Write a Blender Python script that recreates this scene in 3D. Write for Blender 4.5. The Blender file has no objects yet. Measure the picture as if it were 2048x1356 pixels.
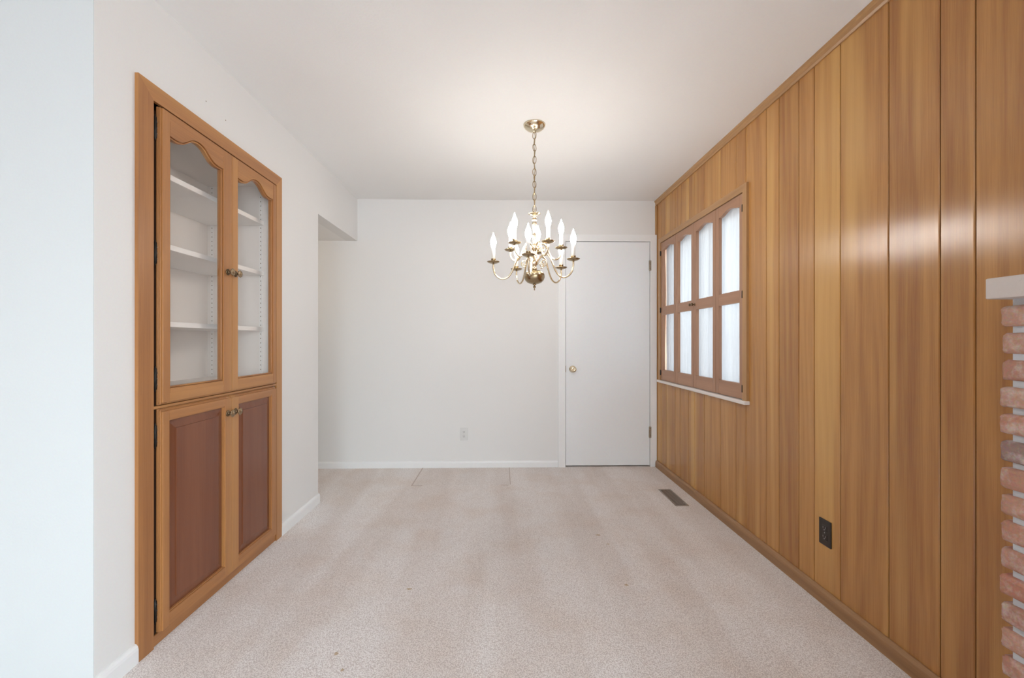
import bpy, bmesh, math, random
from mathutils import Vector, Matrix
random.seed(7)
PI = math.pi
S = bpy.context.scene
COL = S.collection

# ------------------------------------------------------------------ measures
XL, XR, YB, H = -1.315, 1.417, 3.931, 2.438     # left wall, right wall, back wall, ceiling
CAMZ = 1.151
Y_NEAR = 1.416                                  # near end of the left wall
Y_HALL = 3.10                                   # where the left wall opens into the hall
Z_HDR = 2.058                                   # underside of the hall header
REAR, FARL = -6.0, -4.6                         # living area behind the camera

# ------------------------------------------------------------------ materials
def new_mat(name):
    m = bpy.data.materials.new(name); m.use_nodes = True
    nt = m.node_tree; nt.nodes.clear()
    out = nt.nodes.new('ShaderNodeOutputMaterial')
    return m, nt, out
def N(nt, typ, **kw):
    n = nt.nodes.new(typ)
    for k, v in kw.items():
        if k in n.inputs: n.inputs[k].default_value = v
        else: setattr(n, k, v)
    return n
def L(nt, a, ao, b, bi): nt.links.new(a.outputs[ao], b.inputs[bi])
def srgb(r, g, b):
    f = lambda c: (c/255/12.92 if c/255 <= .04045 else ((c/255+.055)/1.055)**2.4)
    return (f(r), f(g), f(b), 1)

def simple(name, col, rough=.5, metal=0, spec=.5, bump=0, bscale=200, coat=0):
    m, nt, out = new_mat(name)
    b = N(nt, 'ShaderNodeBsdfPrincipled', Roughness=rough, Metallic=metal)
    b.inputs['Base Color'].default_value = col
    b.inputs['Specular IOR Level'].default_value = spec
    b.inputs['Coat Weight'].default_value = coat
    tc = N(nt, 'ShaderNodeTexCoord')
    n = N(nt, 'ShaderNodeTexNoise', Scale=bscale, Detail=4.0)
    L(nt, tc, 'Object', n, 'Vector')
    # faint tonal variation keeps the surface from being perfectly flat
    mx = N(nt, 'ShaderNodeMix', data_type='RGBA'); mx.blend_type = 'MULTIPLY'
    mx.inputs['Factor'].default_value = .06
    mx.inputs['A'].default_value = col
    L(nt, n, 'Color', mx, 'B'); L(nt, mx, 'Result', b, 'Base Color')
    if bump:
        bp = N(nt, 'ShaderNodeBump', Strength=bump, Distance=.002)
        L(nt, n, 'Fac', bp, 'Height'); L(nt, bp, 'Normal', b, 'Normal')
    L(nt, b, 'BSDF', out, 'Surface')
    return m

def wood(name, light, mid, dark, grain='z', across='y', rough=.28, scale=1.0, attr=False, coat=.0, spec=.5, figure=1.0):
    """lacquered wood: long fibres along `grain`, growth bands across `across`"""
    m, nt, out = new_mat(name)
    tc = N(nt, 'ShaderNodeTexCoord')
    sep = N(nt, 'ShaderNodeSeparateXYZ'); L(nt, tc, 'Object', sep, 'Vector')
    g, a = grain.upper(), across.upper()
    third = [c for c in 'XYZ' if c not in (g, a)][0]
    comb = N(nt, 'ShaderNodeCombineXYZ')      # X = across, Y = along, Z = depth (+ board offset)
    L(nt, sep, a, comb, 'X'); L(nt, sep, g, comb, 'Y'); L(nt, sep, third, comb, 'Z')
    vec = comb
    rnd = None
    if attr:
        rnd = N(nt, 'ShaderNodeAttribute', attribute_name='rnd')
        mu = N(nt, 'ShaderNodeMath', operation='MULTIPLY'); mu.inputs[1].default_value = 37.0
        L(nt, rnd, 'Fac', mu, 0)
        cb2 = N(nt, 'ShaderNodeCombineXYZ'); L(nt, mu, 'Value', cb2, 'Y'); L(nt, mu, 'Value', cb2, 'Z')
        ad = N(nt, 'ShaderNodeVectorMath', operation='ADD')
        L(nt, comb, 'Vector', ad, 0); L(nt, cb2, 'Vector', ad, 1); vec = ad
    def mapped(sx, sy, sz):
        mp = N(nt, 'ShaderNodeMapping'); mp.inputs['Scale'].default_value = (sx*scale, sy*scale, sz*scale)
        L(nt, vec, 'Vector', mp, 'Vector'); return mp
    # slow wander of the growth bands -> cathedral figure
    wn = N(nt, 'ShaderNodeTexNoise', Scale=1.0, Detail=2.0); L(nt, mapped(4.0, .5, 1.0), 'Vector', wn, 'Vector')
    sepv = N(nt, 'ShaderNodeSeparateXYZ'); L(nt, vec, 'Vector', sepv, 'Vector')
    m1 = N(nt, 'ShaderNodeMath', operation='MULTIPLY_ADD'); m1.inputs[1].default_value = 105*scale
    L(nt, sepv, 'X', m1, 0)
    m2 = N(nt, 'ShaderNodeMath', operation='MULTIPLY'); m2.inputs[1].default_value = 38; L(nt, wn, 'Fac', m2, 0)
    L(nt, m2, 'Value', m1, 2)
    sn = N(nt, 'ShaderNodeMath', operation='SINE'); L(nt, m1, 'Value', sn, 0)
    s01 = N(nt, 'ShaderNodeMapRange'); s01.inputs['From Min'].default_value = -1; L(nt, sn, 'Value', s01, 'Value')
    st = N(nt, 'ShaderNodeTexNoise', Scale=1.0, Detail=4.0, Roughness=.6); L(nt, mapped(17, .40, 17), 'Vector', st, 'Vector')
    fi = N(nt, 'ShaderNodeTexNoise', Scale=1.0, Detail=3.0, Roughness=.7); L(nt, mapped(230, 4.5, 230), 'Vector', fi, 'Vector')
    # combine: streaks + bands + fine fibre
    c1 = N(nt, 'ShaderNodeMath', operation='MULTIPLY'); c1.inputs[1].default_value = .055*figure; L(nt, s01, 'Result', c1, 0)
    c2 = N(nt, 'ShaderNodeMath', operation='MULTIPLY_ADD'); c2.inputs[1].default_value = .46; L(nt, st, 'Fac', c2, 0); L(nt, c1, 'Value', c2, 2)
    c3 = N(nt, 'ShaderNodeMath', operation='MULTIPLY_ADD'); c3.inputs[1].default_value = .30; L(nt, fi, 'Fac', c3, 0); L(nt, c2, 'Value', c3, 2)
    last = c3
    if attr:
        c4 = N(nt, 'ShaderNodeMath', operation='MULTIPLY_ADD'); c4.inputs[1].default_value = .24
        L(nt, rnd, 'Fac', c4, 0); L(nt, c3, 'Value', c4, 2)
        c5 = N(nt, 'ShaderNodeMath', operation='SUBTRACT'); c5.inputs[1].default_value = .14; L(nt, c4, 'Value', c5, 0); last = c5
    rp = N(nt, 'ShaderNodeValToRGB')
    e = rp.color_ramp.elements
    e[0].position = .20; e[0].color = dark
    e[1].position = .82; e[1].color = light
    k = e.new(.49); k.color = mid
    L(nt, last, 'Value', rp, 'Fac')
    # pale sapwood runs
    sa = N(nt, 'ShaderNodeTexNoise', Scale=1.0, Detail=2.0); L(nt, mapped(7.5, .30, 7.5), 'Vector', sa, 'Vector')
    sr = N(nt, 'ShaderNodeMapRange'); sr.inputs['From Min'].default_value = .53; sr.inputs['From Max'].default_value = .66
    sr.inputs['To Max'].default_value = .45*figure; L(nt, sa, 'Fac', sr, 'Value')
    sm = N(nt, 'ShaderNodeMix', data_type='RGBA'); sm.inputs['B'].default_value = (light[0]*1.06, light[1]*1.08, light[2], 1)
    L(nt, sr, 'Result', sm, 'Factor'); L(nt, rp, 'Color', sm, 'A')
    b = N(nt, 'ShaderNodeBsdfPrincipled', Roughness=rough)
    b.inputs['Specular IOR Level'].default_value = spec
    b.inputs['Coat Weight'].default_value = coat; b.inputs['Coat Roughness'].default_value = .25
    L(nt, sm, 'Result', b, 'Base Color')
    if attr:
        tg = N(nt, 'ShaderNodeTangent'); tg.direction_type = 'RADIAL'; tg.axis = 'Z'
        L(nt, tg, 'Tangent', b, 'Tangent'); b.inputs['Anisotropic'].default_value = .8
    bp = N(nt, 'ShaderNodeBump', Strength=.10 if attr else .18, Distance=.001)
    L(nt, fi, 'Fac', bp, 'Height'); L(nt, bp, 'Normal', b, 'Normal')
    L(nt, b, 'BSDF', out, 'Surface')
    return m

def thin_glass(name, refl=1.0):
    m, nt, out = new_mat(name)
    fr = N(nt, 'ShaderNodeFresnel', IOR=1.45)
    tr = N(nt, 'ShaderNodeBsdfTransparent'); tr.inputs['Color'].default_value = (.99, .985, .98, 1)
    gl = N(nt, 'ShaderNodeBsdfGlossy', Roughness=.02)
    mx = N(nt, 'ShaderNodeMixShader'); geo = N(nt, 'ShaderNodeNewGeometry'); inv = N(nt, 'ShaderNodeMath', operation='SUBTRACT'); inv.inputs[0].default_value = 1
    L(nt, geo, 'Backfacing', inv, 1); ml = N(nt, 'ShaderNodeMath', operation='MULTIPLY'); L(nt, fr, 'Fac', ml, 0); L(nt, inv, 'Value', ml, 1)
    L(nt, ml, 'Value', mx, 'Fac'); L(nt, tr, 'BSDF', mx, 1); L(nt, gl, 'BSDF', mx, 2)
    L(nt, mx, 'Shader', out, 'Surface')
    return m

def emit(name, col, strength):
    m, nt, out = new_mat(name)
    e = N(nt, 'ShaderNodeEmission', Strength=strength); e.inputs['Color'].default_value = col
    L(nt, e, 'Emission', out, 'Surface')
    return m

def sheer(name):
    m, nt, out = new_mat(name)
    d = N(nt, 'ShaderNodeBsdfDiffuse'); d.inputs['Color'].default_value = (.82, .83, .85, 1)
    t = N(nt, 'ShaderNodeBsdfTranslucent'); t.inputs['Color'].default_value = (.15, .152, .155, 1)
    tp = N(nt, 'ShaderNodeBsdfTransparent')
    tc = N(nt, 'ShaderNodeTexCoord'); mp = N(nt, 'ShaderNodeMapping'); mp.inputs['Scale'].default_value = (1, 260, 30)
    n = N(nt, 'ShaderNodeTexNoise', Scale=1.0, Detail=2.0); L(nt, tc, 'Object', mp, 'Vector'); L(nt, mp, 'Vector', n, 'Vector')
    bp = N(nt, 'ShaderNodeBump', Strength=.2, Distance=.001); L(nt, n, 'Fac', bp, 'Height'); L(nt, bp, 'Normal', d, 'Normal')
    # gathered cloth is denser where it folds over itself
    mp2 = N(nt, 'ShaderNodeMapping'); mp2.inputs['Scale'].default_value = (1, 34, .8); L(nt, tc, 'Object', mp2, 'Vector')
    n2 = N(nt, 'ShaderNodeTexNoise', Scale=1.0, Detail=3.0, Roughness=.6); L(nt, mp2, 'Vector', n2, 'Vector')
    r2 = N(nt, 'ShaderNodeValToRGB'); r2.color_ramp.elements[0].position = .32; r2.color_ramp.elements[1].position = .70
    r2.color_ramp.elements[0].color = (.096, .098, .103, 1); r2.color_ramp.elements[1].color = (.124, .124, .126, 1)
    L(nt, n2, 'Fac', r2, 'Fac'); L(nt, r2, 'Color', t, 'Color')
    a = N(nt, 'ShaderNodeMixShader', Fac=.55); L(nt, d, 'BSDF', a, 1); L(nt, t, 'BSDF', a, 2)
    b = N(nt, 'ShaderNodeMixShader', Fac=.015); L(nt, a, 'Shader', b, 1); L(nt, tp, 'BSDF', b, 2)
    L(nt, b, 'Shader', out, 'Surface')
    return m

def carpet_mat(name, tint=1.0):
    m, nt, out = new_mat(name)
    tc = N(nt, 'ShaderNodeTexCoord')
    # twisted yarn tufts
    vo = N(nt, 'ShaderNodeTexVoronoi', Scale=250.0); vo.feature = 'F1'; vo.inputs['Randomness'].default_value = 1
    wob = N(nt, 'ShaderNodeTexNoise', Scale=110.0, Detail=2.0); L(nt, tc, 'Object', wob, 'Vector')
    wa = N(nt, 'ShaderNodeVectorMath', operation='MULTIPLY_ADD'); wa.inputs[1].default_value = (.006, .006, .006)
    L(nt, wob, 'Color', wa, 0); L(nt, tc, 'Object', wa, 2); L(nt, wa, 'Vector', vo, 'Vector')
    fine = N(nt, 'ShaderNodeTexNoise', Scale=620.0, Detail=3.0, Roughness=.7); L(nt, tc, 'Object', fine, 'Vector')
    mid = N(nt, 'ShaderNodeTexNoise', Scale=140.0, Detail=3.0, Roughness=.65); L(nt, tc, 'Object', mid, 'Vector')
    # trodden / vacuumed nap: long soft stripes down the room and blotches
    mp = N(nt, 'ShaderNodeMapping'); mp.inputs['Scale'].default_value = (4.2, .55, 1); mp.inputs['Rotation'].default_value = (0, 0, .05)
    L(nt, tc, 'Object', mp, 'Vector')
    nap = N(nt, 'ShaderNodeTexNoise', Scale=1.0, Detail=2.0, Roughness=.45); L(nt, mp, 'Vector', nap, 'Vector')
    napr = N(nt, 'ShaderNodeMapRange'); napr.inputs['From Min'].default_value = .42; napr.inputs['From Max'].default_value = .58
    L(nt, nap, 'Fac', napr, 'Value')
    blot = N(nt, 'ShaderNodeTexNoise', Scale=3.2, Detail=3.0); L(nt, tc, 'Object', blot, 'Vector')
    h = N(nt, 'ShaderNodeMath', operation='MULTIPLY_ADD'); h.inputs[1].default_value = -1.1
    L(nt, vo, 'Distance', h, 0); L(nt, mid, 'Fac', h, 2)
    h2 = N(nt, 'ShaderNodeMath', operation='MULTIPLY_ADD'); h2.inputs[1].default_value = .55
    L(nt, fine, 'Fac', h2, 0); L(nt, h, 'Value', h2, 2)
    rp = N(nt, 'ShaderNodeValToRGB'); e = rp.color_ramp.elements
    e[0].position = .05; e[0].color = tuple(c*tint for c in (.71, .65, .63, 1)[:3])+(1,)
    e[1].position = .80; e[1].color = tuple(c*tint for c in (.99, .975, .965, 1)[:3])+(1,)
    k = e.new(.34); k.color = tuple(c*tint for c in (.965, .925, .91, 1)[:3])+(1,)
    L(nt, h2, 'Value', rp, 'Fac')
    m1 = N(nt, 'ShaderNodeMix', data_type='RGBA'); m1.blend_type = 'MULTIPLY'
    m1.inputs['B'].default_value = (.90, .865, .84, 1)
    f1 = N(nt, 'ShaderNodeMath', operation='MULTIPLY'); f1.inputs[1].default_value = .75
    L(nt, napr, 'Result', f1, 0); L(nt, f1, 'Value', m1, 'Factor'); L(nt, rp, 'Color', m1, 'A')
    m2 = N(nt, 'ShaderNodeMix', data_type='RGBA'); m2.blend_type = 'MULTIPLY'
    m2.inputs['B'].default_value = (.95, .91, .875, 1)
    br = N(nt, 'ShaderNodeMapRange'); br.inputs['From Min'].default_value = .45; br.inputs['From Max'].default_value = .7
    L(nt, blot, 'Fac', br, 'Value'); L(nt, br, 'Result', m2, 'Factor'); L(nt, m1, 'Result', m2, 'A')
    b = N(nt, 'ShaderNodeBsdfPrincipled', Roughness=.95); b.inputs['Specular IOR Level'].default_value = .1
    b.inputs['Sheen Weight'].default_value = .15; b.inputs['Sheen Roughness'].default_value = .5
    L(nt, m2, 'Result', b, 'Base Color')
    bp = N(nt, 'ShaderNodeBump', Strength=.6, Distance=.005); L(nt, h2, 'Value', bp, 'Height'); L(nt, bp, 'Normal', b, 'Normal')
    L(nt, b, 'BSDF', out, 'Surface')
    return m

def brick_mat(name):
    m, nt, out = new_mat(name)
    tc = N(nt, 'ShaderNodeTexCoord'); at = N(nt, 'ShaderNodeAttribute', attribute_name='rnd')
    base = N(nt, 'ShaderNodeValToRGB'); e = base.color_ramp.elements
    e[0].position = 0; e[0].color = srgb(140, 118, 112); e[1].position = 1; e[1].color = srgb(190, 152, 134)
    for p, c in ((.3, srgb(180, 132, 112)), (.55, srgb(182, 148, 130)), (.78, srgb(176, 122, 102))):
        k = e.new(p); k.color = c
    L(nt, at, 'Fac', base, 'Fac')
    n1 = N(nt, 'ShaderNodeTexNoise', Scale=28.0, Detail=6.0, Roughness=.65); L(nt, tc, 'Object', n1, 'Vector')
    r1 = N(nt, 'ShaderNodeMapRange'); r1.inputs['From Min'].default_value = .46; r1.inputs['From Max'].default_value = .68
    L(nt, n1, 'Fac', r1, 'Value')
    mx = N(nt, 'ShaderNodeMix', data_type='RGBA'); mx.inputs['B'].default_value = srgb(214, 202, 194)
    f = N(nt, 'ShaderNodeMath', operation='MULTIPLY'); f.inputs[1].default_value = .6; L(nt, r1, 'Result', f, 0)
    L(nt, f, 'Value', mx, 'Factor'); L(nt, base, 'Color', mx, 'A')
    n2 = N(nt, 'ShaderNodeTexNoise', Scale=160.0, Detail=4.0); L(nt, tc, 'Object', n2, 'Vector')
    m2 = N(nt, 'ShaderNodeMix', data_type='RGBA'); m2.blend_type = 'MULTIPLY'; m2.inputs['Factor'].default_value = .45
    L(nt, mx, 'Result', m2, 'A'); L(nt, n2, 'Color', m2, 'B')
    hs = N(nt, 'ShaderNodeHueSaturation', Value=1.25); L(nt, m2, 'Result', hs, 'Color')
    b = N(nt, 'ShaderNodeBsdfPrincipled', Roughness=.85); L(nt, hs, 'Color', b, 'Base Color')
    bp = N(nt, 'ShaderNodeBump', Strength=.5, Distance=.004); L(nt, n1, 'Fac', bp, 'Height')
    bp2 = N(nt, 'ShaderNodeBump', Strength=.35, Distance=.002); L(nt, n2, 'Fac', bp2, 'Height'); L(nt, bp, 'Normal', bp2, 'Normal')
    L(nt, bp2, 'Normal', b, 'Normal'); L(nt, b, 'BSDF', out, 'Surface')
    return m

M = {}
M['paint'] = simple('wall_paint', (.775, .77, .762, 1), .6, bump=.10, bscale=140, spec=.3)
M['paint_daylit'] = simple('daylight_tinted_paint', (.655, .685, .695, 1), .6, bump=.10, bscale=140, spec=.3)  # near wall: blue tint of the daylight put into its colour, toned down
M['ceil'] = simple('ceiling_paint', (.86, .855, .845, 1), .8, bump=.15, bscale=110, spec=.2)
M['trimwhite'] = simple('white_trim_paint', (.82, .825, .83, 1), .38, bump=.03, bscale=60)
M['doorwhite'] = simple('door_paint', (.81, .825, .84, 1), .45, bump=.03, bscale=60)
M['carpet'] = carpet_mat('carpet_pile')
M['carpet2'] = carpet_mat('carpet_patch_pile', .98)
M['panel'] = wood('panelling_wood', (.66, .385, .130, 1), (.48, .235, .068, 1), (.28, .112, .034, 1), 'z', 'y', rough=.25, attr=True, coat=0, spec=.65, figure=1.2)
M['groove'] = simple('groove_stain', (.05, .022, .010, 1), .5)
M['panel_trim_y'] = wood('panelling_trim_wood', (.56, .34, .16, 1), (.46, .26, .11, 1), (.32, .17, .07, 1), 'y', 'z', rough=.35)
M['panel_trim_z'] = wood('panelling_trim_upright_wood', (.56, .34, .16, 1), (.46, .26, .11, 1), (.32, .17, .07, 1), 'z', 'y', rough=.35)
M['base_wood'] = wood('skirting_wood', (.46, .27, .13, 1), (.34, .185, .082, 1), (.22, .11, .046, 1), 'y', 'z', rough=.4, scale=1.6)
CW = ((.54, .275, .098, 1), (.42, .186, .062, 1), (.26, .102, .036, 1))
M['cab_v'] = wood('cabinet_wood', *CW, 'z', 'y', rough=.30, figure=.9)
M['cab_h'] = wood('cabinet_rail_wood', *CW, 'y', 'z', rough=.30, figure=.9)
CP = ((.245, .088, .040, 1), (.195, .066, .030, 1), (.14, .044, .020, 1))
M['cab_p'] = wood('cabinet_panel_wood', *CP, 'z', 'y', rough=.24, figure=.5)
M['cab_dark'] = simple('cabinet_shadow_wood', (.05, .021, .010, 1), .6)
SW = ((.48, .275, .165, 1), (.40, .215, .125, 1), (.29, .15, .088, 1))
M['shut_v'] = wood('shutter_wood', *SW, 'z', 'y', rough=.32, figure=.5)
M['shut_h'] = wood('shutter_rail_wood', *SW, 'y', 'z', rough=.32, figure=.5)
M['inner'] = simple('cabinet_interior_paint', (.93, .885, .85, 1), .5)
M['shelf'] = simple('shelf_paint', (.95, .935, .92, 1), .4)
M['slot'] = simple('slot_shadow', (.30, .24, .18, 1), .7)
M['glass'] = thin_glass('clear_glass')
M['bronze'] = simple('antique_bronze', (.17, .115, .065, 1), .36, metal=.9)
M['bronze_hi'] = simple('worn_bronze', (.36, .27, .17, 1), .3, metal=.95)
M['black'] = simple('black_iron', (.012, .011, .010, 1), .4, metal=.4)
M['brass'] = simple('polished_brass', (.80, .69, .50, 1), .17, metal=1.0)
M['brass2'] = simple('aged_brass', (.40, .31, .19, 1), .27, metal=1.0)
M['nickel'] = simple('satin_hinge_metal', (.42, .37, .30, 1), .35, metal=1.0)
M['sleeve'] = simple('candle_sleeve_white', (.86, .85, .82, 1), .5)
M['bulb'] = emit('lit_bulb_glass', (1, .96, .90, 1), 80.0)
M['sheer'] = sheer('sheer_white_fabric')
M['mortar'] = simple('grey_mortar', srgb(200, 204, 209), .95, bump=.6, bscale=220)
M['brick'] = brick_mat('tumbled_brick')
M['stone'] = simple('limestone_slab', srgb(206, 197, 191), .8, bump=.5, bscale=120)
M['brown_plastic'] = simple('dark_brown_plastic', (.022, .015, .012, 1), .35)
M['ivory'] = simple('pale_plastic', (.70, .70, .69, 1), .35)
M['ivory_hole'] = simple('socket_slot', (.10, .10, .10, 1), .6)
M['vent'] = simple('vent_brown_metal', (.40, .37, .34, 1), .4, metal=.7)
M['ventdark'] = simple('vent_duct_shadow', (.02, .017, .015, 1), .8)
M['stain'] = simple('carpet_stain', (.56, .43, .31, 1), .95, bscale=500)
M['seam'] = simple('carpet_seam', (.56, .47, .43, 1), .95, bscale=500)
M['sill'] = simple('window_sill_stone', (.82, .77, .73, 1), .4, bump=.05, bscale=80)

# ------------------------------------------------------------------ mesh helpers
def faces_of(verts):
    s = set()
    for v in verts:
        s.update(v.link_faces)
    return s
def box(bm, x0, x1, y0, y1, z0, z1, mi=0, bev=0, seg=1):
    vs = [bm.verts.new((x, y, z)) for x in (x0, x1) for y in (y0, y1) for z in (z0, z1)]
    F = [(0, 1, 3, 2), (4, 6, 7, 5), (0, 4, 5, 1), (2, 3, 7, 6), (0, 2, 6, 4), (1, 5, 7, 3)]
    fs = [bm.faces.new([vs[i] for i in f]) for f in F]
    for f in fs: f.material_index = mi
    if bev:
        es = {e for f in fs for e in f.edges}
        r = bmesh.ops.bevel(bm, geom=list(es), offset=bev, segments=seg, affect='EDGES', profile=.5)
        for f in r['faces']: f.material_index = mi
    return fs
def prism(bm, poly, axis, a0, a1, mi=0, smooth=False):
    """polygon of 2-D points extruded along axis ('x': pts are (y,z); 'y': (x,z); 'z': (x,y))"""
    def P(p, a):
        return {'x': (a, p[0], p[1]), 'y': (p[0], a, p[1]), 'z': (p[0], p[1], a)}[axis]
    v0 = [bm.verts.new(P(p, a0)) for p in poly]; v1 = [bm.verts.new(P(p, a1)) for p in poly]
    n = len(poly); fs = [bm.faces.new(v0[::-1]), bm.faces.new(v1)]
    for i in range(n):
        f = bm.faces.new([v0[i], v0[(i+1) % n], v1[(i+1) % n], v1[i]]); f.smooth = smooth; fs.append(f)
    for f in fs: f.material_index = mi
    return fs
def lathe(bm, prof, c=(0, 0, 0), seg=24, mi=0, axis='z', scallop=0, nsc=0):
    """prof: list of (r, h) bottom to top"""
    c = Vector(c); rings = []
    for r, h in prof:
        ring = []
        if r < 1e-6:
            p = {'z': (0, 0, h), 'x': (h, 0, 0), 'y': (0, h, 0)}[axis]
            ring = [bm.verts.new(c+Vector(p))]
        else:
            for i in range(seg):
                a = 2*PI*i/seg
                rr = r*(1+scallop*math.cos(nsc*a)) if nsc else r
                u, v = rr*math.cos(a), rr*math.sin(a)
                p = {'z': (u, v, h), 'x': (h, u, v), 'y': (v, h, u)}[axis]
                ring.append(bm.verts.new(c+Vector(p)))
        rings.append(ring)
    for A, B in zip(rings, rings[1:]):
        if len(A) == 1 and len(B) == 1: continue
        for i in range(seg):
            j = (i+1) % seg
            if len(A) == 1: f = bm.faces.new([A[0], B[j], B[i]])
            elif len(B) == 1: f = bm.faces.new([A[i], A[j], B[0]])
            else: f = bm.faces.new([A[i], A[j], B[j], B[i]])
            f.smooth = True; f.material_index = mi
    for R, rev in ((rings[0], True), (rings[-1], False)):
        if len(R) > 1:
            f = bm.faces.new(R[::-1] if rev else R); f.material_index = mi
def spline(pts, sub=6, closed=False):
    pts = [Vector(p) for p in pts]; n = len(pts); out = []
    rng = range(n if closed else n-1)
    for i in rng:
        p1, p2 = pts[i], pts[(i+1) % n]
        p0 = pts[(i-1) % n] if (closed or i > 0) else p1*2-p2
        p3 = pts[(i+2) % n] if (closed or i+2 < n) else p2*2-p1
        for k in range(sub):
            t = k/sub
            out.append(.5*((2*p1)+(p2-p0)*t+(2*p0-5*p1+4*p2-p3)*t*t+(3*p1-p0-3*p2+p3)*t**3))
    if not closed: out.append(pts[-1])
    return out
def tube(bm, path, r, seg=10, mi=0, closed=False, taper=None):
    path = [Vector(p) for p in path]; n = len(path); rings = []; up = None
    for i, p in enumerate(path):
        if closed: d = path[(i+1) % n]-path[i-1]
        else: d = path[min(i+1, n-1)]-path[max(i-1, 0)]
        d.normalize()
        if up is None:
            up = d.orthogonal().normalized()
        up = (up-d*up.dot(d)).normalized(); w = d.cross(up)
        rr = r if taper is None else r*taper(i/(n-1))
        rings.append([bm.verts.new(p+(up*math.cos(2*PI*k/seg)+w*math.sin(2*PI*k/seg))*rr) for k in range(seg)])
    pr = list(zip(rings, rings[1:]))
    if closed:
        A, B = rings[-1], rings[0]
        best = min(range(seg), key=lambda s: (A[0].co-B[s].co).length)
        pr.append((A, B[best:]+B[:best]))
    for A, B in pr:
        for k in range(seg):
            f = bm.faces.new([A[k], A[(k+1) % seg], B[(k+1) % seg], B[k]]); f.smooth = True; f.material_index = mi
    if not closed:
        bm.faces.new(rings[0][::-1]).material_index = mi; bm.faces.new(rings[-1]).material_index = mi
def link(name, bm, mats, parent=None, loc=None, rnd=None):
    bmesh.ops.recalc_face_normals(bm, faces=bm.faces[:])
    me = bpy.data.meshes.new(name); bm.to_mesh(me); bm.free()
    for m in (mats if isinstance(mats, (list, tuple)) else [mats]): me.materials.append(M[m] if isinstance(m, str) else m)
    o = bpy.data.objects.new(name, me); COL.objects.link(o)
    if parent: o.parent = parent
    if loc: o.location = loc
    return o
def BM(): return bmesh.new()
def tag(o, label, cat, group=None, kind=None):
    o['label'] = label; o['category'] = cat
    if group: o['group'] = group
    if kind: o['kind'] = kind
    return o
def thing(name, label, cat, loc=(0, 0, 0), group=None, kind=None):
    o = bpy.data.objects.new(name, None); COL.objects.link(o); o.location = loc
    o.empty_display_size = .05
    return tag(o, label, cat, group, kind)
def struct(name, bm, mats, label, cat): return tag(link(name, bm, mats), label, cat, kind='structure')

# ================================================================== THE SETTING
# floor
b = BM(); box(b, FARL-.2, XR+.2, REAR-.2, YB+.15, -.12, 0)
struct('floor', b, 'carpet', 'pinkish beige cut-pile carpet covering the whole floor', 'carpet floor')
# ceiling
b = BM(); box(b, FARL-.2, XR+.2, REAR-.2, YB+.15, H, H+.12)
struct('ceiling', b, 'ceil', 'flat off-white painted ceiling above the room', 'ceiling')

# left wall with the hole for the built-in and the header over the hall opening
OY0, OY1, OZ1 = 1.632, 2.516, 2.055             # hole for the built-in
b = BM()
T = .10
box(b, XL-T, XL, Y_NEAR, OY0, 0, H)
box(b, XL-T, XL, OY1, Y_HALL, 0, H)
box(b, XL-T, XL, OY0, OY1, OZ1, H)
box(b, XL-T, XL, Y_HALL, YB, Z_HDR, H)
for y, z in ((1.94, 2.155+.06), (2.075, 2.17+.03)):      # two small nail holes over the built-in
    box(b, XL, XL+.0006, y-.0022, y+.0022, z-.0022, z+.0022, 1)
struct('wall_left', b, ['paint', 'slot'], 'off-white painted wall around the built-in with a header over the hall opening', 'wall')
# short wall facing the camera at the far left, closing the built-in towards the living area
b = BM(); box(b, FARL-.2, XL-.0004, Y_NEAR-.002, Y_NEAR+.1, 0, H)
struct('wall_near', b, 'paint_daylit', 'pale bluish lit wall face at the far left edge of the photo', 'wall')
# hall side
b = BM(); box(b, -3.0, XL-T, Y_HALL-.1, Y_HALL, 0, H)
struct('wall_hall', b, 'paint', 'hall side of the wall behind the built-in', 'wall')
b = BM(); box(b, -3.1, -3.0, Y_HALL-.1, YB, 0, H)
struct('wall_far_left', b, 'paint', 'end wall of the small hall beyond the opening', 'wall')
b = BM(); box(b, -3.0, XL-T, Y_HALL, YB, Z_HDR, Z_HDR+.1)
struct('trim_1', b, 'ceil', 'lowered flat ceiling of the hall seen under the header', 'soffit')

# back wall with the door opening
DX0, DX1, DZ1 = .574, 1.354, 2.064
b = BM()
box(b, -3.1, DX0, YB, YB+.12, 0, H); box(b, DX1, XR+.2, YB, YB+.12, 0, H); box(b, DX0, DX1, YB, YB+.12, DZ1, H)
box(b, DX0, DX1, YB+.10, YB+.12, 0, DZ1)
struct('wall_back', b, 'paint', 'plain off-white painted wall across the end of the room', 'wall')

# right wall: random-width V-groove boards on a dark backing, with the window opening
WY0, WY1, WZ0, WZ1 = 2.490, 3.802, .805, 2.032
SY0, SY1, SZ0, SZ1 = -4.4, -.95, .25, 2.25        # unseen window added to the same wall behind the camera, evening out the daylight
b = BM(); rl = b.faces.layers.float.new('rnd')
xg = XR+.005
def plank(y0, y1, z0, z1, r):
    g, c = .0015, .0028
    pts = [(xg, y0+g), (XR+.0026, y0+g), (XR, y0+g+c), (XR, y1-g-c), (XR+.0026, y1-g), (xg, y1-g)]
    for f in prism(b, pts, 'z', z0, z1, 0): f[rl] = r
W = [.226, .151, .102, .148, .105, .197, .104, .186]
y = 1.551-4*sum(W); bands = []
i = 0
while y < YB:
    w = W[i % 8]; bands.append((y, min(y+w, YB))); y += w; i += 1
hand = [.55, .80, .85, .40, .82, .72, .70, .78]      # board tones, light or dark, as the photo shows them
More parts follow.
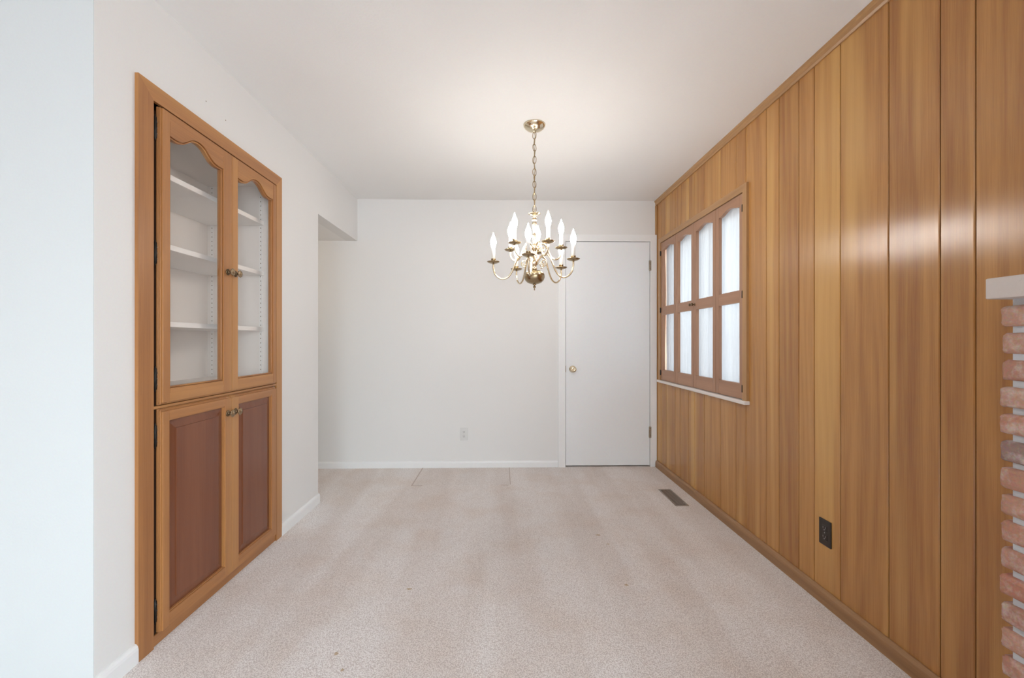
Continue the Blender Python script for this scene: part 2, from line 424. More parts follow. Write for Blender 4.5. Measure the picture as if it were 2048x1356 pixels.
for (y0, y1) in bands:
    if 1.5 < (y0+y1)/2 < 2.75:
        r = hand[[k for k in range(8) if 1.551+sum(W[:k])-.02 < (y0+y1)/2][-1]]
    elif (y0+y1)/2 < 1.5: r = .42+.12*(random.random()-.5)  # boards by the fireplace toned darker to paint in the shade there
    else: r = .55+.35*random.random()
    if y1 < REAR: continue
    y0 = max(y0, REAR)
    cuts = sorted({y0, y1} | {c for c in (WY0-.02, WY1+.02, SY0, SY1) if y0 < c < y1})
    for a, c in zip(cuts, cuts[1:]):
        mid = (a+c)/2
        if WY0-.02 < mid < WY1+.02:
            plank(a if a == y0 else a-.002, c if c == y1 else c+.002, 0, WZ0-.01, r)
            plank(a if a == y0 else a-.002, c if c == y1 else c+.002, WZ1+.02, H, r)
        elif SY0 < mid < SY1:
            plank(a, c, 0, SZ0, r); plank(a, c, SZ1, H, r)
        else:
            plank(a, c, 0, H, r)
for (a, c, z0, z1) in ((REAR-.2, SY0, 0, H), (SY0, SY1, 0, SZ0), (SY0, SY1, SZ1, H), (SY1, WY0, 0, H), (WY1, YB+.12, 0, H), (WY0, WY1, 0, WZ0), (WY0, WY1, WZ1, H)):
    for f in box(b, xg, XR+.16, a, c, z0, z1, 1): f[rl] = 0
struct('wall_right', b, ['panel', 'groove'], 'honey-brown wood board panelling in random widths with dark grooves', 'panelled wall')

# living area behind the camera (daylight comes in through its windows)
b = BM()
RW = [(-.5, 1.20)]; RZ0, RZ1 = .06, 2.08
box(b, FARL-.2, XR+.2, REAR-.15, REAR, 0, RZ0); box(b, FARL-.2, XR+.2, REAR-.15, REAR, RZ1, H)
xs = [FARL-.2]+[v for r in RW for v in r]+[XR+.2]
for a, c in zip(xs[0::2], xs[1::2]): box(b, a, c, REAR-.15, REAR, RZ0, RZ1)
struct('wall_rear', b, 'paint', 'painted wall with big windows behind the photographer', 'wall')
b = BM(); box(b, FARL-.15, FARL, REAR, Y_NEAR+.1, 0, H)
struct('wall_side', b, 'panel', 'wood panelled side wall of the living area behind the photographer', 'wall')
def plain_window(name, horizontal, a0, a1, label):
    b = BM()
    def bar(p0, p1, z0, z1):
        if horizontal: box(b, p0, p1, REAR-.10, REAR-.05, z0, z1)
        else: box(b, FARL-.10, FARL-.05, p0, p1, z0, z1)
    m = (a0+a1)/2
    for p in (a0, m-.03, a1-.05): bar(p, p+.05, RZ0, RZ1)
    bar(a0, a1, RZ0, RZ0+.05); bar(a0, a1, RZ1-.05, RZ1)
    struct(name, b, 'trimwhite', label, 'window')

plain_window('window_2', True, *RW[0], 'white framed glass door opening behind the photographer')

b = BM()
for p in (SY0, (SY0+SY1)/2-.03, SY1-.05): box(b, XR+.05, XR+.10, p, p+.05, SZ0, SZ1)
box(b, XR+.05, XR+.10, SY0, SY1, SZ0, SZ0+.05); box(b, XR+.05, XR+.10, SY0, SY1, SZ1-.05, SZ1)
struct('added_window_3', b, 'trimwhite', 'white framed window, added for daylight, in the panelled wall behind the photographer', 'window')
# baseboards ------------------------------------------------------------
def base_poly(h, t): return [(0, 0), (t, 0), (t, h*.72), (t*.86, h*.86), (t*.5, h*.97), (t*.2, h), (0, h)]
def base_y(b, x, sgn, y0, y1, h, t):           # runs along y on plane x, sticks out by sgn
    prism(b, [(x+sgn*p, z) for p, z in base_poly(h, t)], 'y', y0, y1)
b = BM(); base_y(b, XL, 1, Y_NEAR-.012, 1.569, .068, .014)
struct('baseboard_left', b, 'trimwhite', 'short white baseboard between the wall corner and the built-in', 'baseboard')
b = BM(); base_y(b, XL, 1, 2.571, Y_HALL, .066, .014)
lathe(b, [(.014, 0), (.014, .048), (.012, .057), (.007, .064), (.0, .066)], (XL, Y_HALL, 0), 20)
struct('baseboard_left.001', b, 'trimwhite', 'white baseboard from the built-in to the hall corner', 'baseboard')
b = BM()
prism(b, [(YB-p, z) for p, z in base_poly(.062, .013)], 'x', -3.0, .506)
struct('baseboard_back', b, 'trimwhite', 'white baseboard along the plain end wall', 'baseboard')
b = BM()
h, t = .062, .019
pts = [(XR, 0), (XR-t, 0), (XR-t, h*.62), (XR-t*.9, h*.80), (XR-t*.62, h*.94), (XR-t*.3, h), (XR, h)]
prism(b, pts, 'y', 1.075, YB-.022)
struct('baseboard_right', b, 'base_wood', 'brown wooden baseboard along the foot of the panelling', 'baseboard')
# crown strip and the corner strip of the panelling
b = BM()
prism(b, [(XR, H), (XR-.020, H), (XR-.020, H-.012), (XR-.013, H-.017), (XR-.013, H-.034), (XR-.007, H-.042), (XR, H-.042)], 'y', REAR, YB)
struct('trim_2', b, 'panel_trim_y', 'thin wooden crown strip where the panelling meets the ceiling', 'crown moulding')
b = BM(); box(b, XR-.016, XR, YB-.016, YB, 2.128, H-.042, 0, .003)
struct('trim_3', b, 'panel_trim_z', 'short upright wooden corner strip above the white door frame', 'corner strip')

# ------------------------------------------------------------------ white door
b = BM()
cx0, cx1, cz = .508, 1.413, 2.124
yF = YB-.016
def casing_piece(poly): prism(b, poly, 'y', yF, YB, 0)
casing_piece([(cx0, 0), (DX0, 0), (DX0, DZ1), (cx0, cz)])
casing_piece([(DX1, 0), (cx1, 0), (cx1, cz), (DX1, DZ1)])
casing_piece([(cx0, cz), (DX0, DZ1), (DX1, DZ1), (cx1, cz)])
struct('trim_4', b, 'trimwhite', 'flat white mitred frame around the white door', 'door frame')
b = BM(); box(b, DX0+.004, DX1-.003, YB-.004, YB+.032, .012, DZ1-.004, 0, .0015)
door = struct('door_1', b, 'doorwhite', 'flush white painted door with brass knob at the end of the room', 'door')
b = BM()
kx, kz = .641, .895
lathe(b, [(.0, -.004), (.032, -.004), (.032, -.007), (.028, -.011), (.012, -.014), (.011, -.030), (.016, -.036), (.026, -.044), (.0285, -.052), (.026, -.060), (.018, -.065), (.010, -.0665), (.009, -.064), (.0, -.064)], (kx, YB, kz), 28, axis='y')
link('door_knob', b, 'brass', door)
for z0, z1 in ((1.797, 1.889), (.266, .366)):
    b = BM()
    x = DX1-.001
    n = 5; hh = (z1-z0)/n
    for k in range(n): lathe(b, [(.0065, z0+k*hh+.0006), (.0065, z0+(k+1)*hh-.0006)], (x, YB-.012, 0), 14)
    lathe(b, [(.0, z0-.006), (.004, z0-.004), (.004, z0)], (x, YB-.012, 0), 12); lathe(b, [(.004, z1), (.004, z1+.004), (0, z1+.006)], (x, YB-.012, 0), 12)
    box(b, x-.012, x+.010, YB-.0165, YB-.013, z0, z1)
    link('door_hinge', b, 'nickel', door)
b = BM(); box(b, DX0-.001, DX0+.0035, YB-.0175, YB+.004, .868, .925)
link('latch_plate', b, 'bronze', door)

# ------------------------------------------------------------------ window with casing and sill
win = thing('window_1', 'window opening in the panelling with wooden casing behind the small shutters', 'window', (XR, (WY0+WY1)/2, WZ0), kind='structure')
def loc(o): o.location = -Vector(win.location); return o
cw = .043
b = BM()
X0c = XR-.014
prism(b, [(WY0-cw, WZ0), (WY0, WZ0), (WY0, WZ1-.008), (WY0-cw, WZ1+cw-.008)], 'x', X0c, XR+.004, 0)
prism(b, [(WY1, WZ0), (WY1+cw, WZ0), (WY1+cw, WZ1+cw-.008), (WY1, WZ1-.008)], 'x', X0c, XR+.004, 0)
prism(b, [(WY0-cw, WZ1+cw-.008), (WY0, WZ1-.008), (WY1, WZ1-.008), (WY1+cw, WZ1+cw-.008)], 'x', X0c, XR+.004, 1)
loc(link('window_casing', b, ['panel_trim_z', 'panel_trim_y'], win))
b = BM()                                             # jamb lining
box(b, XR+.004, XR+.155, WY0-.012, WY0+.001, WZ0, WZ1); box(b, XR+.004, XR+.155, WY1-.001, WY1+.012, WZ0, WZ1)
box(b, XR+.004, XR+.155, WY0-.012, WY1+.012, WZ1-.001, WZ1+.012)
loc(link('jamb', b, 'shut_v', win))
b = BM(); box(b, XR-.030, XR+.155, WY0-cw-.008, WY1+cw+.004, WZ0-.021, WZ0, 0, .003, 2)
loc(link('window_sill', b, 'sill', win)); win.children[-1]['label'] = 'pale stone-like sill'
b = BM()
gx0, gx1 = XR+.115, XR+.140
for a, c in ((WY0, WY0+.045), ((WY0+WY1)/2-.025, (WY0+WY1)/2+.025), (WY1-.045, WY1)): box(b, gx0, gx1, a, c, WZ0, WZ1)
box(b, gx0, gx1, WY0, WY1, WZ0, WZ0+.045); box(b, gx0, gx1, WY0, WY1, WZ1-.045, WZ1)
sash = loc(link('window_sash', b, 'trimwhite', win))
b = BM(); box(b, XR+.126, XR+.129, WY0+.04, WY1-.04, WZ0+.04, WZ1-.04)
link('pane', b, 'glass', sash)
# curtain
b = BM()
ny, nz = 260, 26
grid = []
for i in range(ny+1):
    u = i/ny; row = []
    for k in range(nz+1):
        v = k/nz
        z = WZ0+.012+v*(WZ1-.03-WZ0)
        far = 3.794-.024*math.exp(-((v-.12)/.16)**2)-.014*max(0, v-.8)/.2      # far edge hangs a little short of the jamb
        yy = WY0+.006+u*(far-WY0-.006)
        amp = .0055*(.55+.45*math.sin(u*9+v*1.3))
        x = XR+.034+amp*math.sin(u*2*PI*19+.9*math.sin(v*2.2+u*7))+.002*math.sin(u*2*PI*47+2*v)+.004*math.sin(v*5+u*11)
        row.append(b.verts.new((x, yy, z)))
    grid.append(row)
for i in range(ny):
    for k in range(nz):
        f = b.faces.new([grid[i][k], grid[i+1][k], grid[i+1][k+1], grid[i][k+1]]); f.smooth = True
cur = link('sheer_curtain', b, 'sheer')
tag(cur, 'gathered sheer white curtain hanging behind the wooden shutters', 'curtain')
b = BM(); tube(b, [(XR+.034, WY0+.001, WZ1-.02), (XR+.034, WY1-.001, WZ1-.02)], .004, 8)
link('curtain_rod', b, 'trimwhite', cur)

# ------------------------------------------------------------------ four arched shutters
ARCH = [(0, 0), (.07, .05), (.16, .22), (.26, .56), (.37, .88), (.50, 1.0), (.63, .88), (.74, .56), (.84, .22), (.93, .05), (1, 0)]
def arch_pts(y0, y1, zs, rise, inv=ARCH, sub=4):
    p = spline([(y0+(y1-y0)*a, 0, zs+rise*c) for a, c in inv], sub)
    return [(q.x, q.z) for q in p]
PW = (WY1-WY0)/4
xs0, xs1 = XR-.008, XR+.014
slabels = ['nearest arched wooden shutter, hinged to the casing nearest the camera',
           'second arched wooden shutter from the camera, with the knob on its far stile',
           'third arched wooden shutter from the camera, with the knob on its near stile',
           'farthest arched wooden shutter beside the white door, curtain falling short inside it']
for k in range(4):
    y0 = WY0+k*PW+.0012; y1 = WY0+(k+1)*PW-.0012
    if k == 0: y0 += .002
    if k == 3: y1 -= .002
    z0, z1 = WZ0+.004, WZ1-.012
    root = thing('shutter', slabels[k], 'shutter', (XR, y0, z0), group='arched shutters over the window')
    off = -Vector(root.location)
    st = .039
    b = BM()
    box(b, xs0, xs1, y0, y0+st, z0, z1, 0, .0015); box(b, xs0, xs1, y1-st, y1, z0, z1, 0, .0015)
    a0, a1 = y0+st, y1-st
    box(b, xs0+.0005, xs1, a0, a1, z0, .900, 1); box(b, xs0+.0005, xs1, a0, a1, 1.381, 1.454, 1)
    ap = arch_pts(a0, a1, 1.950, .024)
    prism(b, [(a0, z1-.0005)]+ap+[(a1, z1-.0005)], 'x', xs0+.0005, xs1, 1)
    fr = link('shutter_frame', b, ['shut_v', 'shut_h'], root, off)
    hy = {0: y0, 3: y1}.get(k)
    if hy is not None:
        for hz in (1.930, 1.425, .872):
            b = BM(); yy = hy-.0015 if k == 0 else hy+.0015
            lathe(b, [(0, hz-.024), (.003, hz-.022), (.0048, hz-.020), (.0048, hz+.020), (.003, hz+.022), (0, hz+.024)], (xs0-.004, yy, 0), 12)
            box(b, xs0-.0015, xs0+.0005, yy-.008, yy+.010, hz-.018, hz+.018)
            link('hinge', b, 'black', root, off)
    if k in (1, 2):
        ky = y1-.018 if k == 1 else y0+.018
        b = BM()
        lathe(b, [(0, .002), (.009, .002), (.009, -.002), (.004, -.004), (.004, -.014), (.010, -.018), (.011, -.023), (.008, -.027), (0, -.028)], (xs0, ky, 1.420), 20, axis='x')
        link('knob', b, 'bronze', root, off)

# ================================================================== BUILT-IN CABINET
CY0, CY1, CZ = 1.569, 2.572, 2.112          # casing outside
IY0, IY1, IZ = 1.637, 2.512, 2.050          # casing inside
cab = thing('built_in_cabinet', 'built-in wooden cabinet in the left wall, arched glass doors above and raised-panel doors below', 'cabinet', (XL, (CY0+CY1)/2, 0))
coff = -Vector(cab.location)
XC0, XC1 = XL, XL+.013
b = BM()
prism(b, [(CY0, 0), (IY0, 0), (IY0, IZ), (CY0, CZ)], 'x', XC0, XC1, 0)
prism(b, [(IY1, 0), (CY1, 0), (CY1, CZ), (IY1, IZ)], 'x', XC0, XC1, 0)
prism(b, [(CY0, CZ), (IY0, IZ), (IY1, IZ), (CY1, CZ)], 'x', XC0, XC1, 1)
link('casing', b, ['cab_v', 'cab_h'], cab, coff)
XBK = -1.700
b = BM()                                        # face frame (blackened to paint in the gap shade round the doors), mid rail and toe rail
XF = -1.3165
box(b, XF-.02, XF, IY0-.004, IY0+.055, 0, IZ+.004, 2)
box(b, XF-.02, XF, IY0, IY1, IZ-.026, IZ+.004, 2)
box(b, XF-.02, XL+.012, IY0, IY1-.001, .8945, .9055, 1, .001); box(b, XF, XL+.006, IY0, IY1-.001, 0, .042, 1, .002)
link('face_frame', b, ['cab_v', 'cab_h', 'cab_dark'], cab, coff)
b = BM()                                        # painted carcass: back, sides, top and deck
box(b, XBK-.012, XBK, IY0-.003, 2.532, 0, 2.055); box(b, XBK, XF-.02, 1.62, IY0-.001, 0, 2.055)
box(b, XBK, XL-.101, 2.520, 2.532, 0, 2.055); box(b, XL-.101, XF-.0205, 2.513, 2.5158, 0, 2.054); box(b, XF-.0205, XF-.001, 2.5065, 2.5155, 0, IZ);  box(b, XBK, XF-.02, IY0, 2.520, 2.043, 2.055); box(b, XBK, XF-.02, IY0, 2.520, .925, .945)
link('carcass', b, 'inner', cab, coff); cab.children[-1]['label'] = 'white painted inside'
XSF = -1.372
for z0, z1 in ((1.816, 1.839), (1.527, 1.549), (1.209, 1.231)):
    b = BM(); box(b, XBK+.002, XSF, IY0+.003, 2.508, z0, z1, 0, .0012)
    link('shelf', b, 'shelf', cab, coff); cab.children[-1]['label'] = 'white painted shelf'
for xc in (-1.392, -1.673):                     # slotted shelf standards on the far side
    b = BM(); ye = 2.520 if xc < -1.42 else 2.513
    box(b, xc-.008, xc+.008, ye-.003, ye, .95, 2.04, 0)
    z = .96
    while z < 2.03:
        box(b, xc-.0022, xc+.0022, ye-.0034, ye-.0028, z, z+.0058, 1); z += .0254
    link('shelf_standard', b, ['shelf', 'slot'], cab, coff)

XD = -1.289                                     # door faces
XDB = XD-.024
def knob(parent, y, z):
    b = BM()
    lathe(b, [(0, 0), (.015, 0), (.015, .002), (.011, .004), (.006, .007), (.0055, .016), (.010, .019)], (XD, y, z), 24, axis='x')
    lathe(b, [(.010, .019), (.0165, .021), (.0168, .024), (.013, .0265), (.0105, .0255), (.008, .0275), (.005, .0300), (0, .031)], (XD, y, z), 48, 1, axis='x', scallop=.05, nsc=8)
    link('knob', b, ['bronze', 'bronze_hi'], parent, coff)
def hinge(parent, y, z, h=.078):
    b = BM()
    lathe(b, [(0, z-h/2-.010), (.0035, z-h/2-.008), (.002, z-h/2-.003), (.0052, z-h/2), (.0052, z+h/2), (.002, z+h/2+.003), (.0035, z+h/2+.008), (0, z+h/2+.010)], (XL+.006, y, 0), 14)
    box(b, XL-.0015, XL+.003, y-.006, y+.009, z-h*.42, z+h*.42, 0, .001)
    box(b, XL+.002, XL+.008, y+.003, y+.0085, z-h*.42, z+h*.42, 1, .001)
    for d in (-.022, 0, .022): lathe(b, [(.0032, -.0005), (.0026, .002), (0, .0026)], (XL+.008, y+.0055, z+d), 10, 1, axis='x')
    link('hinge', b, ['black', 'nickel'], parent, coff)
def cab_door(name, y0, y1, z0, z1, side, glass, label, ptop, pbot):
    """side -1: hinged at y0 (near), +1: hinged at y1 (far)"""
    p = .003
    fy0, fy1 = (y0+p, y1) if side < 0 else (y0, y1-p)
    fz0, fz1 = z0+pbot, z1-ptop
    b = BM()
    # stepped moulded edge behind the face
    for fr_, xa, xb in ((0, XDB, XD-.016), (2.4, XD-.016, XD-.0130), (.3, XD-.0130, XD-.0085), (2.5, XD-.0085, XD-.0060), (.9, XD-.0060, XD-.0003)):
        ya, yb = (y0+p*fr_, y1) if side < 0 else (y0, y1-p*fr_)
        za, zb = z0+min(pbot*fr_, pbot+.004), z1-min(ptop*fr_, ptop+.004)
        w = .034
        box(b, xa, xb, ya, ya+w, za, zb, 0, .0012); box(b, xa, xb, yb-w, yb, za, zb, 0, .0012)
        box(b, xa, xb, ya+w, yb-w, za, za+w, 1, .0012); box(b, xa, xb, ya+w, yb-w, zb-w, zb, 1, .0012)
    if glass:
        o0, o1 = (1.700, 2.020) if side < 0 else (2.129, 2.450)
        oz0, ozs, rise = .968, 1.946, .049
    else:
        o0, o1 = (1.697, 2.031) if side < 0 else (2.135, 2.436)
        oz0, ozs, rise = .100, .848, 0
    box(b, XDB, XD, fy0, o0, fz0, fz1, 0, .0018); box(b, XDB, XD, o1, fy1, fz0, fz1, 0, .0018)
    box(b, XDB, XD-.0004, o0, o1, fz0, oz0, 1)
    if glass:
        ap = arch_pts(o0, o1, ozs, rise, [(0, .04), (.06, 0), (.14, .02), (.22, .16), (.30, .48), (.39, .86), (.5, 1.0), (.61, .86), (.70, .48), (.78, .16), (.86, .02), (.94, 0), (1, .04)])
        prism(b, [(o0, fz1)]+ap+[(o1, fz1)], 'x', XDB, XD-.0004, 1)
        # stepped lip and bead round the opening
        outer = [(q[0], q[1]) for q in ap]+[(o1, oz0), (o0, oz0)]
        g = .0075; mid = (o0+o1)/2
        def inset(q, d):
            k = 1-d/(mid-o0)
            return (mid+(q[0]-mid)*k, q[1]+d if q[1] < oz0+.01 else q[1]-d)
        inner = [inset(q, g) for q in outer]; n = len(outer)
        V = [[b.verts.new((x, y, z)) for y, z in lp] for x, lp in ((XDB, outer), (XD-.009, outer), (XD-.009, inner), (XDB, inner))]
        for A, B in ((V[0], V[1]), (V[1], V[2]), (V[2], V[3]), (V[3], V[0])):
            for i in range(n): b.faces.new([A[i], A[(i+1) % n], B[(i+1) % n], B[i]])
        loop = [(XD-.0075,)+inset(q, .0052) for q in outer]
        path = []
        for i, q in enumerate(loop):
            nx = loop[(i+1) % len(loop)]; d = math.dist(q, nx); n = max(1, int(d/.03))
            path += [tuple(q[j]+(nx[j]-q[j])*t/n for j in range(3)) for t in range(n)]
        tube(b, path, .0028, 8, 0, closed=True)
    else:
        box(b, XDB, XD-.0004, o0, o1, ozs, fz1, 1)
        box(b, XDB, XDB+.004, o0, o1, oz0, ozs, 0)
        for ya, yb, za, zb in ((o0-.001, o0+.005, oz0, ozs), (o1-.005, o1+.001, oz0, ozs)): box(b, XDB, XD-.004, ya, yb, za, zb, 0, .001)
        for za, zb in ((oz0-.001, oz0+.005), (ozs-.005, ozs+.001)): box(b, XDB, XD-.004, o0, o1, za, zb, 1, .001)
    d = link(name, b, ['cab_v', 'cab_h'], cab, coff); d['label'] = label
    if glass:
        b = BM(); box(b, XD-.0145, XD-.0115, o0-.006, o1+.006, oz0-.006, ozs+rise+.006)
        link('glass_pane', b, 'glass', d)
    else:
        b = BM(); bw = .036
        xa, xb, xc = XDB+.010, XD-.0085, XD-.0045     # low edge, top of bevel, raised field
        q = lambda m, x: [b.verts.new((x, yy, zz)) for yy, zz in ((o0+.004+m, oz0+.004+m), (o1-.004-m, oz0+.004+m), (o1-.004-m, ozs-.004-m), (o0+.004+m, ozs-.004-m))]
        R0, R1, R2, R3 = q(0, XDB+.002), q(0, xa), q(bw, xb), q(bw+.001, xc)
        for A, B in ((R0, R1), (R1, R2), (R2, R3)):
            for i in range(4): b.faces.new([A[i], A[(i+1) % 4], B[(i+1) % 4], B[i]])
        b.faces.new(R3); b.faces.new(R0[::-1])
        pn = link('raised_panel', b, 'cab_p', d); pn['label'] = 'darker reddish raised panel'
    return d
YM = 2.0825
d1 = cab_door('glass_door', 1.6605, YM-.001, .907, 2.040, -1, True, 'near arched glass door', .004, .010)
d2 = cab_door('glass_door', YM+.001, 2.488, .907, 2.040, 1, True, 'far arched glass door', .004, .010)
d3 = cab_door('panel_door', 1.6605, YM-.001, .046, .893, -1, False, 'near raised-panel door', .012, .004)
d4 = cab_door('panel_door', YM+.001, 2.488, .046, .893, 1, False, 'far raised-panel door', .012, .004)
# sub-parts are children of doors; doors carry the offset, so children use local zero offset
_c = coff; coff = Vector((0, 0, 0))
knob(d1, 2.051, 1.475); knob(d2, 2.108, 1.475); knob(d3, 2.051, .812); knob(d4, 2.108, .812)
for z in (1.957, 1.484, 1.008): hinge(d1, 1.6520, z)
for z in (.793, .132): hinge(d3, 1.6520, z)
coff = _c

# ================================================================== CHANDELIER
CHX, CHY = .190, 2.560
ch = thing('chandelier', 'brass two-tier candle chandelier with ten lit bulbs hanging from the ceiling', 'chandelier', (CHX, CHY, H))
zl = lambda z: z-H
b = BM()
lathe(b, [(0, zl(2.393)), (.006, zl(2.393)), (.010, zl(2.397)), (.016, zl(2.399)), (.030, zl(2.403)), (.048, zl(2.412)), (.060, zl(2.423)), (.0655, zl(2.432)), (.066, zl(2.438))], (0, 0, 0), 40)
can = link('canopy', b, 'brass', ch)
ZT = 1.918                                       # top of the column loop
b = BM()
path = spline([(.004*math.sin(k*1.9), .004*math.cos(k*1.9), zl(2.397-(2.397-ZT)*k/16)) for k in range(17)], 4)
tube(b, path, .0022, 8)
cord = link('chain_cord', b, 'sleeve', ch); cord['label'] = 'pale lamp cord threaded through the chain'
M_cord = simple('lamp_cord', (.36, .27, .16, 1), .4); cord.data.materials[0] = M_cord
b = BM()
hw, hl = .0095, .0215
lp = spline([(hw, 0, 0), (hw*.93, 0, hl*.5), (hw*.55, 0, hl*.88), (0, 0, hl), (-hw*.55, 0, hl*.88), (-hw*.93, 0, hl*.5), (-hw, 0, 0), (-hw*.93, 0, -hl*.5), (-hw*.55, 0, -hl*.88), (0, 0, -hl), (hw*.55, 0, -hl*.88), (hw*.93, 0, -hl*.5)], 3, True)
tube(b, lp, .0022, 8, closed=True)
lk0 = link('chain_link', b, 'brass2', cord)
nl = 13; step = (2.394-ZT)/nl
for k in range(nl):
    o = lk0 if k == 0 else lk0.copy()
    if k: COL.objects.link(o); o.parent = cord
    o.location = (0, 0, zl(2.394-step*(k+.5)))
    o.rotation_euler = (.10*math.sin(k*2.1), .06*math.cos(k*1.7), (PI/2)*(k % 2)+.22*math.sin(k))
# column
b = BM()
prof = [(.013, 1.575), (.017, 1.581), (.013, 1.587), (.011, 1.598), (.021, 1.604), (.024, 1.614), (.024, 1.632), (.020, 1.640), (.013, 1.646), (.011, 1.658), (.015, 1.666), (.011, 1.674), (.010, 1.688),
        (.018, 1.696), (.021, 1.704), (.021, 1.716), (.017, 1.722), (.010, 1.728), (.009, 1.742), (.013, 1.754), (.016, 1.770), (.012, 1.784), (.0085, 1.790), (.0085, 1.800), (.011, 1.812), (.0125, 1.832), (.0135, 1.850),
        (.013, 1.858), (.009, 1.862), (.013, 1.866), (.0165, 1.872), (.013, 1.879), (.009, 1.882), (.016, 1.887), (.016, 1.892), (.010, 1.896), (.022, 1.899), (.036, 1.907), (.038, 1.909), (.036, 1.910), (.018, 1.906), (.006, 1.908), (.004, 1.916), (0, 1.917)]
lathe(b, [(r, zl(z)) for r, z in prof], (0, 0, 0), 32)
lp2 = [(.009*math.cos(t), 0, zl(1.922)+.009*math.sin(t)) for t in [2*PI*i/20 for i in range(20)]]
tube(b, lp2, .0022, 8, closed=True)
link('column', b, 'brass', ch)
b = BM()
lathe(b, [(0, zl(1.489)), (.010, zl(1.489)), (.024, zl(1.492)), (.043, zl(1.500)), (.056, zl(1.514)), (.0615, zl(1.531)), (.060, zl(1.547)), (.051, zl(1.560)), (.036, zl(1.569)), (.018, zl(1.574)), (.012, zl(1.578))], (0, 0, 0), 40)
link('ball', b, 'brass2', ch)
b = BM()
lathe(b, [(0, zl(1.452)), (.003, zl(1.454)), (.0035, zl(1.460)), (.002, zl(1.464)), (.007, zl(1.469)), (.009, zl(1.474)), (.006, zl(1.479)), (.003, zl(1.482)), (.010, zl(1.486)), (.012, zl(1.491))], (0, 0, 0), 20)
link('finial', b, 'brass2', ch)
# arms: two tiers of five, each with drip pan, cup, sleeve and bulb
def arm_mesh(R, zp, prof, scroll):
    b = BM()
    tube(b, spline([(r, 0, zl(z)) for r, z in prof], 6), .0052, 10)
    if scroll:
        for s, (cx, cz, r0) in enumerate(scroll):
            pts = []
            for i in range(34):
                t = i/33; a = -PI*.6+t*PI*2.7; rr = r0*(1-.72*t)
                pts.append((cx+rr*math.cos(a), 0, zl(cz)+rr*math.sin(a)))
            tube(b, pts, .0034, 8, taper=lambda t: 1-.35*t)
    return b
def pan_mesh(R, zp):
    b = BM()
    lathe(b, [(0, zl(zp-.010)), (.005, zl(zp-.010)), (.007, zl(zp-.005)), (.018, zl(zp-.004)), (.030, zl(zp)), (.037, zl(zp+.005)), (.0375, zl(zp+.007)), (.035, zl(zp+.0065)), (.026, zl(zp+.003)), (.012, zl(zp+.001)), (0, zl(zp+.001))], (R, 0, 0), 28)
    return b
def cup_mesh(R, zp):
    b = BM()
    lathe(b, [(0, zl(zp)), (.009, zl(zp)), (.008, zl(zp+.004)), (.0125, zl(zp+.008)), (.0135, zl(zp+.018)), (.0150, zl(zp+.022)), (.0140, zl(zp+.023)), (.011, zl(zp+.021)), (0, zl(zp+.021))], (R, 0, 0), 24)
    return b
def sleeve_mesh(R, zp):
    b = BM(); z0, z1 = zp+.019, zp+.086
    lathe(b, [(0, zl(z0)), (.0107, zl(z0)), (.0107, zl(z1-.001)), (.0098, zl(z1)), (0, zl(z1))], (R, 0, 0), 20)
    return b
def bulb_mesh(R, zp):
    b = BM(); z0 = zp+.086
    pr = [(.0098, 0), (.0112, .006), (.0146, .016), (.0170, .028), (.0175, .036), (.0160, .046), (.0122, .058), (.0078, .069), (.0042, .079), (.0020, .087), (0, .0915)]
    lathe(b, [(0, zl(z0))]+[(r, zl(z0+h)) for r, h in pr], (R, 0, 0), 24)
    return b
def tier(R, zp, prof, scroll, angles, lab):
    src = None
    for a in angles:
        a = math.radians(a); rot = math.atan2(-math.cos(a), math.sin(a))
        if src is None:
            arm = link('arm', arm_mesh(R, zp, prof, scroll), 'brass', ch)
            subs = [link('drip_pan', pan_mesh(R, zp), 'brass2', arm), link('candle_cup', cup_mesh(R, zp), 'brass2', arm),
                    link('candle_sleeve', sleeve_mesh(R, zp), 'sleeve', arm), link('bulb', bulb_mesh(R, zp), 'bulb', arm)]
            src = (arm, subs)
        else:
            arm = src[0].copy(); COL.objects.link(arm); arm.parent = ch
            for s in src[1]:
                c = s.copy(); COL.objects.link(c); c.parent = arm
        arm['label'] = lab
        arm.rotation_euler = (0, 0, rot)
tier(.245, 1.612, [(.245, 1.604), (.2445, 1.575), (.235, 1.545), (.214, 1.524), (.188, 1.517), (.160, 1.528), (.138, 1.556), (.120, 1.596), (.104, 1.634), (.084, 1.657), (.060, 1.661), (.038, 1.645), (.018, 1.622)],
     [(.060, 1.612, .022)], [-12+72*k for k in range(5)], 'long lower-tier arm')
tier(.163, 1.706, [(.163, 1.698), (.1625, 1.679), (.153, 1.655), (.132, 1.640), (.109, 1.645), (.092, 1.668), (.080, 1.696), (.066, 1.722), (.048, 1.733), (.030, 1.724), (.015, 1.708)],
     [(.046, 1.700, .016)], [24+72*k for k in range(5)], 'short upper-tier arm')

